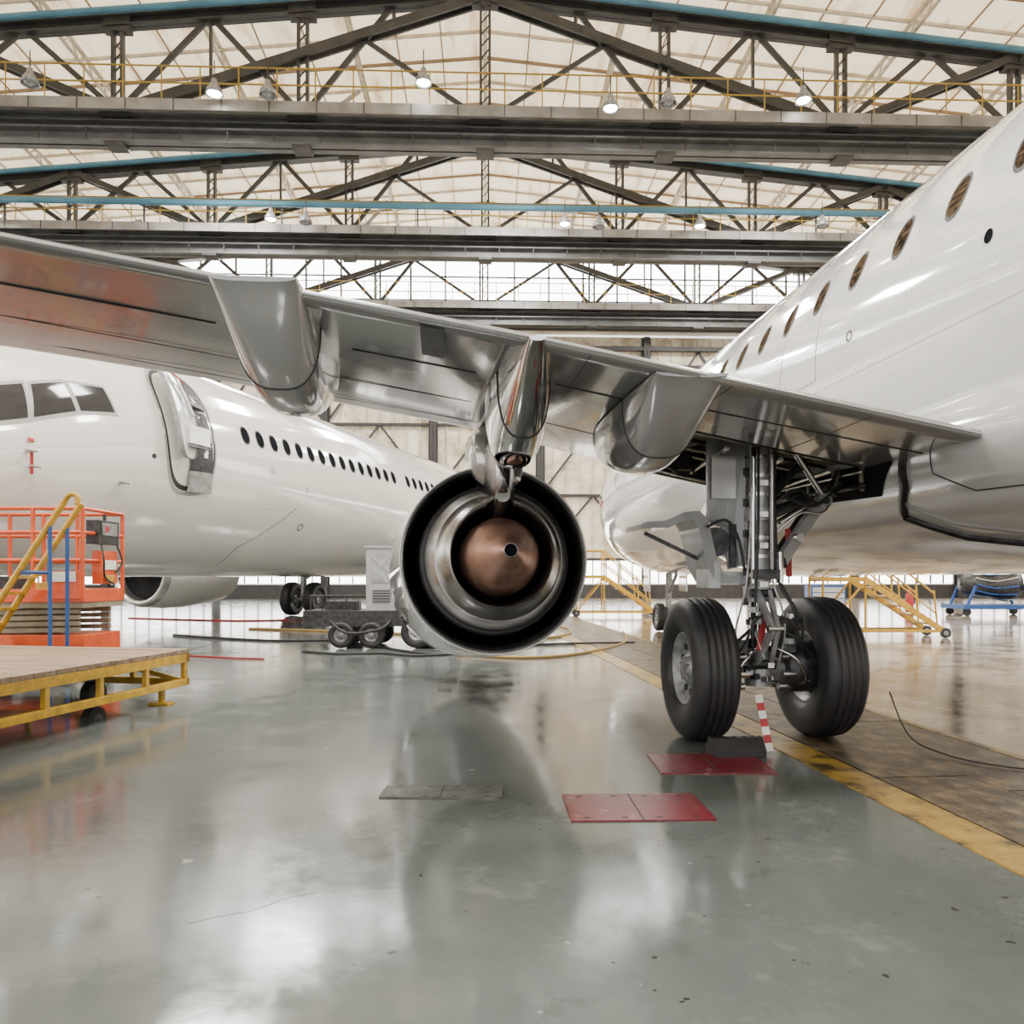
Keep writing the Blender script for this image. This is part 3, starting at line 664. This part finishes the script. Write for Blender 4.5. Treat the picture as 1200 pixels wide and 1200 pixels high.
b=B('wheel_chock'); 
ch=Vector((1.63,5.60,0)); vs=[]
for s in(-.19,.19):
    for f0,z in((-.1,0),(.1,0),(.1,.05),(.03,.13),(-.03,.13),(-.1,.05)): vs.append(ch+lx*s+ly*f0+up*z)
b.add(vs,[(0,1,2,3,4,5),(11,10,9,8,7,6)]+[(i,(i+1)%6,6+(i+1)%6,6+i) for i in range(6)],RUBBER)
for k in range(5): b.box(ch+lx*(-.15+.075*k)+up*.128,(.02,.09,.012),RUBBER,R5)
b.done(.006)
b=B('barrier_tape')
for k in range(7):
    b.beam((1.88+.006*k,5.86-.02*k,.40-.057*k),(1.886+.006*k,5.84-.02*k,.343-.057*k),.055,.004,RED if k%2 else WTAPE,up=(0,-1,.1))
b.done()
b=B('floor_cable'); b.path([(2.95,6.0,.4),(3.0,5.8,.1),(3.1,5.5,.03),(3.3,5.2,.02),(3.7,5.0,.02),(4.2,4.9,.02),(4.9,4.5,.02)],.006,HOSE,6)
b.path([(3.1,4.6,.02),(3.4,4.9,.02),(3.7,4.7,.02),(4.3,4.6,.02),(5.2,4.9,.02)],.006,HOSE,6); b.done()
b=B('floor_hose'); b.path([(-6.5,19,.02),(-4,18,.02),(-2,17,.02),(0,16,.02),(1.0,16.5,.02),(1.4,18.5,.02),(1.0,21,.02)],.03,HOSEY,8)
b.path([(-.9,12.6,.02),(.2,12.2,.02),(1.1,12.8,.02),(2.2,15,.02),(2.6,18,.02)],.025,HOSEY,8)
b.path([(-7.5,17,.02),(-5,15.5,.02),(-3.6,15.5,.02),(-3,14.9,.02),(-1.5,12.9,.02),(-.6,13.4,.02),(.6,14.6,.02),(2.4,15,.02)],.02,HOSE,8)
b.path([(-3.6,13.2,.02),(-2.9,12.8,.02),(-2.2,12.9,.02),(-1.6,12.5,.02),(-.9,12.8,.02)],.02,HOSE,8)
b.path([(-12,24,.02),(-8,22.5,.02),(-5,23.5,.02),(-2,22,.02),(1,22.5,.02)],.02,RED,8)
b.path([(-5.4,12.6,.012),(-4.4,12.2,.012),(-3.9,12.1,.012)],.012,RED,6); b.done()

# ------------------------------------------------------------------ left airplane
LM=RZ(-16.7)
N0=6.2
secs=[(N0,.03,.03,2.75),(N0+.12,.38,.36,2.76),(N0+.45,.78,.72,2.80),(N0+1,1.16,1.06,2.87),(N0+1.8,1.54,1.42,2.97),(N0+2.8,1.84,1.78,3.12),(N0+4,2.02,2.0,3.3),(N0+5.5,2.1,2.1,3.4),(N0+21,2.1,2.1,3.4),(N0+25,1.8,1.85,3.6),(N0+29,1.1,1.2,4.0),(N0+32.5,.25,.3,4.5)]
FL=Fus(secs,-11.2); parts=[]
b=B('fuselage',LM); FL.body(b,CREAMW); parts.append(b.done())
b=B('windows_and_doors',LM)
for k in range(0,44):
    Y=12.72+.47*k
    if k in(15,30): continue
    FL.window(b,Y,.305,.118,.175,GLASS,2.1)
for c in ([(9.12,.36),(9.66,.33),(9.62,.56),(9.12,.63)],[(8.45,.33),(9.05,.36),(9.05,.64),(8.6,.66)],[(7.72,.32),(8.38,.33),(8.5,.68),(8.0,.72)],[(7.3,.55),(7.62,.34),(7.9,.76),(7.45,1.1)]):
    cc=(sum(q[0] for q in c)/4,sum(q[1] for q in c)/4)
    FL.quad(b,[(cc[0]+(q[0]-cc[0])*1.16,cc[1]+(q[1]-cc[1])*1.24) for q in c],PANEL,.004); FL.quad(b,c,COCKP,.008)
for y in(10.2,12.3,15.5,19,24): FL.line(b,[(y,-1.0),(y,1.2)],PANEL,.003)
FL.line(b,[(10,.62),(30,.62)],PANEL,.003); FL.line(b,[(9.5,-.35),(30,-.35)],PANEL,.002)
FL.line(b,[(13.2,-1.1),(13.2,-.8),(14.1,-.45),(14.5,-.3)],SEAM,.007)
FL.ell(b,13.5,0.02,.06,.03,PANEL,.006,inner=.7); FL.ell(b,14.8,-.1,.06,.03,PANEL,.006,inner=.7); FL.ell(b,10.3,-.02,.05,.02,GEARD,.006)
FL.ell(b,14.9,-.5,.10,.04,SEAM,.005,inner=.75)
FL.ell(b,11.15,.27,.62,.60,PANEL,.004,inner=.95,p=3,n=48); FL.ell(b,11.15,.27,.58,.56,SEAM,.007,inner=.93,p=3,n=48); FL.ell(b,11.15,.27,.54,.52,CREAMW,.005,p=3,n=40)
FL.ell(b,11.44,.27,.22,.47,GEARD,.009,p=4,n=40)
FL.quad(b,[(11.05,-.29),(11.66,-.29),(11.62,-.12),(11.05,-.12)],GEARP,.05)
FL.quad(b,[(11.05,-.12),(11.64,-.12),(11.62,.0),(11.1,.0)],GEARD,.03)
for a in(.1,.25,.4,.55): FL.line(b,[(11.46,a),(11.62,a)],GEARP,.02)
parts.append(b.done())
b=B('boarding_door',LM)
DY=-.22
def dp(Y,a,o): return FL.pt(11.3,a,o)+Vector((0,Y-11.3+DY,0))
outer=None
for off,m in((.20,WHITE),(.12,CREAMW)):
    n=40; rings=[]
    for k in(.02,.4,.8,1):
        ring=[]
        for i in range(n):
            th=2*pi*i/n; cc=math.copysign(abs(math.cos(th))**.7,math.cos(th)); s=math.copysign(abs(math.sin(th))**.7,math.sin(th))
            ring.append(dp(11.06+.34*k*cc,.36+.40*k*s,off-.10*k*cc))
        rings.append(ring)
    b.loft(rings,m,False)
    if outer is None: outer=rings[-1]
    else: b.loft([outer,rings[-1]],GEARP,False)
b.path(outer+[outer[0]],.014,GEARP,6,1)
b.path([dp(11.02+.24*math.cos(t),.5+.16*math.sin(t),.24) for t in [pi*.1+i*pi*.9/10 for i in range(11)]],.010,RED,5,1)
b.box(dp(11.20,.13,.24),(.14,.50,.30),WHITE); b.box(dp(11.20,.045,.24),(.145,.48,.012),PANEL)
b.beam(dp(10.9,.6,.27),dp(11.14,.25,.24),.03,.02,PANEL); b.beam(dp(11.24,.62,.19),dp(11.28,.3,.18),.05,.03,GEARP)
b.beam(dp(11.34,.15,.10),FL.pt(11.66,.15,0),.05,.06,GEARP); b.beam(dp(11.34,.45,.10),FL.pt(11.66,.45,0),.05,.06,GEARP)
parts.append(b.done())
b=B('pitot_probes',LM)
for Y,a in((8.3,.02),(8.35,-.12),(9.7,-.25)):
    p0=FL.pt(Y,a,0); b.tube(p0,p0+Vector((.14,-.02,0)),.02,STEEL,8); b.tube(p0+Vector((.14,.05,0)),p0+Vector((.14,-.14,0)),.016,STEEL,8)
p0=FL.pt(8.3,.02,.1); b.beam(p0,p0-Vector((0,0,.32)),.06,.006,RED)
p0=FL.pt(8.35,.14,.02); b.beam(p0,p0-Vector((-.02,0,.05)),.1,.006,RED)
parts.append(b.done())
for sg,nm in((1,'wing_port'),(-1,'wing_starboard')):
    b=B(nm,LM); rings=[]
    for X,Yl,c,z in((0,18.9,7,2.2),(2.0,19.7,6.2,2.2),(5,21.4,4.2,2.5),(14,26.3,1.7,3.6)):
        rings.append([Vector((-11.2+sg*X,Yl+c*t,z+c*h)) for t,h in((0,0),(.02,.03),(.15,.065),(.4,.075),(.7,.045),(1,.0),(.7,-.02),(.4,-.035),(.15,-.03),(.02,-.02))])
    if sg<0: b.loft(rings,WING)
    else: b.loft(rings[:3],WING)
    parts.append(b.done())
for sg,nm in((1,'engine_port'),(-1,'engine_starboard')):
    b=B(nm,LM); o=Vector((-11.2+sg*4.85,17.4 if sg<0 else 18.6,1.42)); A=Vector((0,1,0))
    b.lathe([(.5,.72),(.15,.76),(.03,.80),(0,.86),(.04,.91),(.2,.97)],o,A,STEEL,56)
    b.lathe([(.2,.97),(.8,1.02),(1.6,1.03),(2.6,.95),(3.4,.82)],o,A,CREAMW,56); b.lathe([(3.4,.82),(3.2,.5),(4.0,.35),(4.4,.05)],o,A,STEEL,40)
    b.lathe([(.3,.74),(.5,.72),(.6,.25),(.25,.02)],o,A,DARK,40)
    b.beam(o+Vector((0,1.2,.9)),o+Vector((0,5.5,1.05)),.3,.4,WING)
    parts.append(b.done())
for X in(-11.2-2.86,-11.2+2.86):
    b=B('main_gear',LM); Lx=Vector((1,0,0))
    for s in(-.43,.43): wheel(b,Vector((X+s,22.6,.565)),Lx,.56,.19,.3,1,False,40)
    b.tube((X-.43,22.6,.56),(X+.43,22.6,.56),.07,GEARP); b.tube((X,22.6,.5),(X,22.6,2.3),.11,GEARP); b.beam((X,22.6,1.2),(X+(1 if X<-11 else -1)*1.1,22.6,1.9),.08,.1,GEARP)
    parts.append(b.done())
b=B('nose_gear',LM)
for s in(-.2,.2): wheel(b,Vector((-11.2+s,10.2,.345)),Vector((1,0,0)),.34,.11,.2,1,False,32)
b.tube((-11.4,10.2,.34),(-11,10.2,.34),.05,GEARP); b.tube((-11.2,10.2,.34),(-11.2,10.2,1.6),.08,GEARP)
parts.append(b.done())
b=B('tail_fin',LM)
b.loft([[Vector((-11.2+w,y,z)) for w,y in ((0,ya),(.14*k,ya+(yb-ya)*.3),(.1*k,ya+(yb-ya)*.7),(0,yb),(-.1*k,ya+(yb-ya)*.7),(-.14*k,ya+(yb-ya)*.3))] for z,ya,yb,k in((4.7,31,37.5,1.2),(10,35.8,38.6,.6))],CREAMW,smooth=False)
parts.append(b.done())
group('parked_airliner',parts,(-7,16,0))

# ------------------------------------------------------------------ scissor lift
b=B('scissor_lift')
x0,x1,y0,y1=-7.15,-5.20,9.3,10.25; cx=(x0+x1)/2; cy=(y0+y1)/2
b.box((cx,cy,.42),(x1-x0,y1-y0-.1,.34),ORANGE); b.box((cx,cy,.24),(x1-x0-.2,y1-y0-.2,.14),GEARD)
for xx in(x0+.3,x1-.3):
    for yy in(y0+.05,y1-.05): b.tube((xx,yy-.07,.19),(xx,yy+.07,.19),.19,RUBBER,24); b.tube((xx,yy-.08,.19),(xx,yy+.08,.19),.09,TAN,16)
for k in range(4):
    z=.62+k*.075
    for yy in(y0+.12,y1-.12): b.beam((x0+.1,yy,z),(x1-.1,yy,z+.035),.06,.055,TAN)
b.box((cx,cy,.97),(x1-x0,y1-y0,.10),TAN); b.box((cx,y0-.01,1.07),(x1-x0,.03,.16),ORANGE); b.box((x1,cy,1.07),(.03,y1-y0,.16),ORANGE); b.box((cx,y1,1.07),(x1-x0,.03,.16),ORANGE)
b.box((x1-.18,y0-.03,1.2),(.36,.05,.34),ORANGE)
for z in(1.5,1.84,2.13):
    for yy in(y0,y1): b.tube((x0,yy,z),(x1,yy,z),.024,ORANGE,8)
    for xx in(x0,x1): b.tube((xx,y0,z),(xx,y1,z),.024,ORANGE,8)
for xx in(x0,x0+.45,x0+.9,x0+1.35,x1):
    for yy in(y0,y1): b.tube((xx,yy,1.0),(xx,yy,2.13),.026,ORANGE,8)
b.box((x1-.02,y0+.5,1.86),(.16,.5,.30),GEARD); b.box((x1+.065,y0+.5,1.9),(.02,.36,.16),HUB); b.box((x1+.07,y0+.42,1.9),(.02,.08,.08),RED); b.tube((x1,y0+.5,2.0),(x1,y0+.5,2.1),.02,SEAM)
b.box((x1-.02,y0+.55,1.42),(.12,.40,.42),ORANGE); b.box((x1+.045,y0+.55,1.45),(.012,.3,.12),WTAPE); b.box((x1+.045,y0+.55,1.28),(.012,.2,.08),YEL)
b.path([(x1+.04,y0+.35,1.72),(x1+.10,y0+.3,1.5),(x1+.06,y0+.4,1.3),(x1+.08,y0+.6,1.2)],.012,HOSE); b.path([(x1+.05,y0+.7,1.72),(x1+.10,y0+.75,1.5),(x1+.06,y0+.65,1.35)],.012,HOSE)
b.box((cx-.3,cy,1.17),(.5,.35,.28),GEARD); b.box((cx+.35,cy,1.13),(.35,.3,.2),YEL); b.box((x1-.2,y0-.06,1.3),(.3,.012,.12),WTAPE)
b.done(.006)
b=B('maintenance_ladder')
for yy in(8.76,9.1):
    b.tube((-6.50,yy,.03),(-5.10,yy,2.17),.036,YEL,10)
b.path([(-5.10,8.76,2.17),(-5.04,8.76,2.24),(-4.96,8.76,2.22),(-4.96,8.76,2.12)],.03,YEL,8)
for k in range(7):
    t=.08+k*.085; x=-6.5+1.4*t; z=.03+2.14*t; b.box((x,8.93,z),(.12,.34,.03),YEL)
b.tube((-5.27,8.76,0.03),(-5.27,8.76,1.88),.022,BLUE,10); b.tube((-5.27,9.1,0.03),(-5.27,9.1,1.88),.022,BLUE,10)
b.tube((-6.2,8.76,.4),(-5.27,8.76,.4),.02,BLUE,8); b.tube((-6.2,9.1,.4),(-5.27,9.1,.4),.02,BLUE,8); b.tube((-5.6,8.76,1.35),(-5.27,8.76,1.35),.02,BLUE,8)
b.done()

# ------------------------------------------------------------------ wooden deck trolley
PMt=Matrix.Translation((-3.40,8.1,0))@RZ(-10)
b=B('wooden_deck_trolley',PMt)
for k in range(14):
    b.box((-1.6,-.115-k*.232,.52+random.uniform(-.003,.003)),(3.2,.222,.045),WOOD)
for yy in(-.03,-3.22): b.beam((-3.2,yy,.45),(0,yy,.45),.06,.09,YEL)
for xx in(-.03,-3.17,-1.6): b.beam((xx,-3.25,.45),(xx,0,.45),.06,.09,YEL)
for xx in(-.03,-3.17): b.beam((xx,-3.25,.2),(xx,0,.2),.06,.07,YEL)
b.beam((-3.2,-.03,.2),(0,-.03,.2),.06,.07,YEL); b.beam((-3.2,-3.22,.2),(0,-3.22,.2),.06,.07,YEL)
for k in range(6):
    for xx in(-.03,-3.17): b.beam((xx,-.05-k*.63,.2),(xx,-.05-k*.63,.45),.05,.05,YEL)
for k in range(1,5): b.beam((-k*.64,-.03,.2),(-k*.64,-.03,.45),.05,.05,YEL)
b.beam((-.03,-.1,.22),(-1.0,-.1,.44),.05,.05,YEL); b.beam((-.6,-3.2,.22),(-.6,-.1,.44),.05,.05,YEL)
for xx,yy in((-.7,-.55),(-2.6,-.55),(-.7,-2.7),(-2.6,-2.7)):
    b.tube((xx-.05,yy,.13),(xx+.05,yy,.13),.13,RUBBER,22); b.tube((xx-.055,yy,.13),(xx+.055,yy,.13),.06,HUB,14); b.beam((xx,yy,.13),(xx,yy,.42),.14,.05,GEARD)
b.beam((-.12,-.3,.18),(-.12,-.3,.02),.05,.05,YEL); b.box((-.12,-.3,.012),(.22,.12,.024),YEL)
b.done(.004)

# ------------------------------------------------------------------ ground power trailer
b=B('ground_power_trailer')
b.box((-2.40,14.5,.62),(2.8,1.1,.12),GEARD); b.box((-2.40,13.95,.50),(2.8,.06,.2),GEARD)
b.box((-2.06,14.5,1.26),(1.2,1.0,1.15),BOXG); b.box((-2.06,14.5,1.85),(1.25,1.05,.05),BOXG)
for k in range(5): b.box((-2.38,13.985,.85+.05*k),(.32,.02,.015),SEAM)
b.box((-1.85,13.99,1.3),(.5,.02,.8),HUB); b.box((-2.38,13.99,1.45),(.36,.015,.5),GEARP)
for xx in(-3.1,-2.55,-1.72,-1.28):
    for yy in(13.95,15.05): wheel(b,Vector((xx,yy,.245 if xx<-2 else .305)),Vector((0,1,0)),.24 if xx<-2 else .3,.09,.2,1,False,32)
    b.tube((xx,13.95,.24 if xx<-2 else .3),(xx,15.05,.24 if xx<-2 else .3),.03,GEARD); b.beam((xx,14.2,.3),(xx,14.2,.6),.08,.06,GEARD); b.beam((xx,14.8,.3),(xx,14.8,.6),.08,.06,GEARD)
for k in range(6): b.beam((-3.7+.22*k,14.1,.68),(-3.7+.22*k,14.1,.95),.02,.02,GEARD)
b.tube((-3.7,14.1,.95),(-2.6,14.1,.95),.02,GEARD,8); b.box((-3.2,14.6,.76),(.6,.4,.16),GEARD)
b.beam((-3.7,14.5,.55),(-4.2,14.5,.5),.08,.06,GEARD); b.path([(-3.4,14,.6),(-3.0,13.8,.3),(-2.4,13.8,.35),(-2.2,13.9,.5)],.025,HOSE)
b.done()

def stairs(x,y,z,w,dirx,name='rolling_access_stairs',m=YEL):
    b=B(name); n=5; run=1.7; 
    for yy in(y,y+w):
        b.beam((x,yy,z),(x+dirx*run,yy,.12),.04,.12,m)
        b.tube((x,yy,z+.85),(x+dirx*run*.85,yy,.95),.022,m,8); b.tube((x,yy,z+.45),(x+dirx*run*.9,yy,.5),.018,m,8)
        for t in(0,.33,.66,.9): b.tube((x+dirx*run*t,yy,z*(1-t)+.1*t),(x+dirx*run*t*.95,yy,z*(1-t)+.1*t+.8),.02,m,8)
        b.beam((x-dirx*.9,yy,z),(x,yy,z),.04,.10,m); b.tube((x-dirx*.9,yy,z+.85),(x,yy,z+.85),.022,m,8)
        for xx in(x-dirx*.9,x): b.tube((xx,yy,.12),(xx,yy,z+.85),.025,m,8)
        b.beam((x-dirx*.9,yy,.15),(x+dirx*run,yy,.15),.05,.06,m); b.beam((x-dirx*.85,yy,.2),(x,yy,z-.05),.03,.04,m)
        for xx in(x-dirx*.9,x+dirx*run): b.tube((xx,yy-.03,.11),(xx,yy+.03,.11),.11,RUBBER,18); b.tube((xx,yy-.035,.11),(xx,yy+.035,.11),.05,HUB,12)
    for k in range(1,n+1):
        t=k/(n+1); b.box((x+dirx*run*t,y+w/2,z*(1-t)+.12*t),(.24,w,.04),m)
    b.box((x-dirx*.45,y+w/2,z),(.9,w,.04),m)
    b.done()
stairs(7.5,16.3,1.25,.75,1)
stairs(3.0,25.0,1.3,.7,1)
b=B('engine_on_stand')
b.box((16.2,26,.3),(2.6,1.4,.14),BLUE)
for xx in(15.1,17.3):
    for yy in(25.5,26.5): b.tube((xx,yy-.05,.13),(xx,yy+.05,.13),.13,RUBBER,16); b.beam((xx,yy,.3),(xx+(.3 if xx<16 else -.3),yy,1.0),.07,.07,BLUE)
b.lathe([(-1.0,.05),(-.95,.3),(-.6,.42),(-.2,.38),(.1,.5),(.5,.55),(.8,.5),(.85,.1)],(16.2,26,1.05),(1,0,0),GEARD,32)
for k in range(12):
    a=2*pi*k/12; b.path([(15.5,26+.42*math.cos(a),1.05+.42*math.sin(a)),(16.1,26+.45*math.cos(a+.3),1.05+.45*math.sin(a+.3)),(16.8,26+.57*math.cos(a+.1),1.05+.57*math.sin(a+.1))],.03,random.choice([STEEL,HUB,BLUE]),6)
b.done()
b=B('red_fire_extinguisher'); b.lathe([(0,.0),(0,.12),(.7,.12),(.8,.05),(.9,.04),(.9,0)],(13.2,25.5,0.0),(0,0,1),RED,16); b.path([(13.2,25.5,.86),(13.35,25.5,.8),(13.36,25.5,.4)],.02,HOSE); b.done()
b=B('tool_cabinet')
b.box((11.0,27,.55),(1.2,.6,.9),BLUE)
for k in range(4): b.box((11.0,26.69,.25+.2*k),(1.1,.02,.17),BOXG)
for xx in(10.5,11.5): b.tube((xx,26.8,.06),(xx,26.9,.06),.06,RUBBER,12); b.tube((xx,27.1,.06),(xx,27.2,.06),.06,RUBBER,12)
b.done()

# ------------------------------------------------------------------ lighting
w=bpy.data.worlds.new('World'); bpy.context.scene.world=w; w.use_nodes=True
nt=w.node_tree; bg=nt.nodes['Background']; bg.inputs['Color'].default_value=(1.0,0.985,0.96,1); bg.inputs['Strength'].default_value=2.5
def area(loc,rot,sx,sy,e,col=(1,1,1)):
    l=bpy.data.lights.new('overhead_fill_light','AREA'); l.shape='RECTANGLE'; l.size=sx; l.size_y=sy; l.energy=e; l.color=col  # added area fill under the roof, separate from the hanging lamps
    o=bpy.data.objects.new('overhead_fill_light',l); o.location=loc; o.rotation_euler=rot; bpy.context.collection.objects.link(o)
for x in(-12,0,12):
    for y in(4,14,31,40): area((x,y,17.9),(0,0,0),3.5,2.0,2000,(1,.97,.92))

cam=bpy.data.cameras.new('camera'); co=bpy.data.objects.new('camera',cam); bpy.context.collection.objects.link(co)
co.location=(0,0,1.3); co.rotation_euler=(pi/2,0,0); cam.lens=27; cam.sensor_width=36; cam.shift_y=76/1200; cam.clip_end=300
bpy.context.scene.camera=co
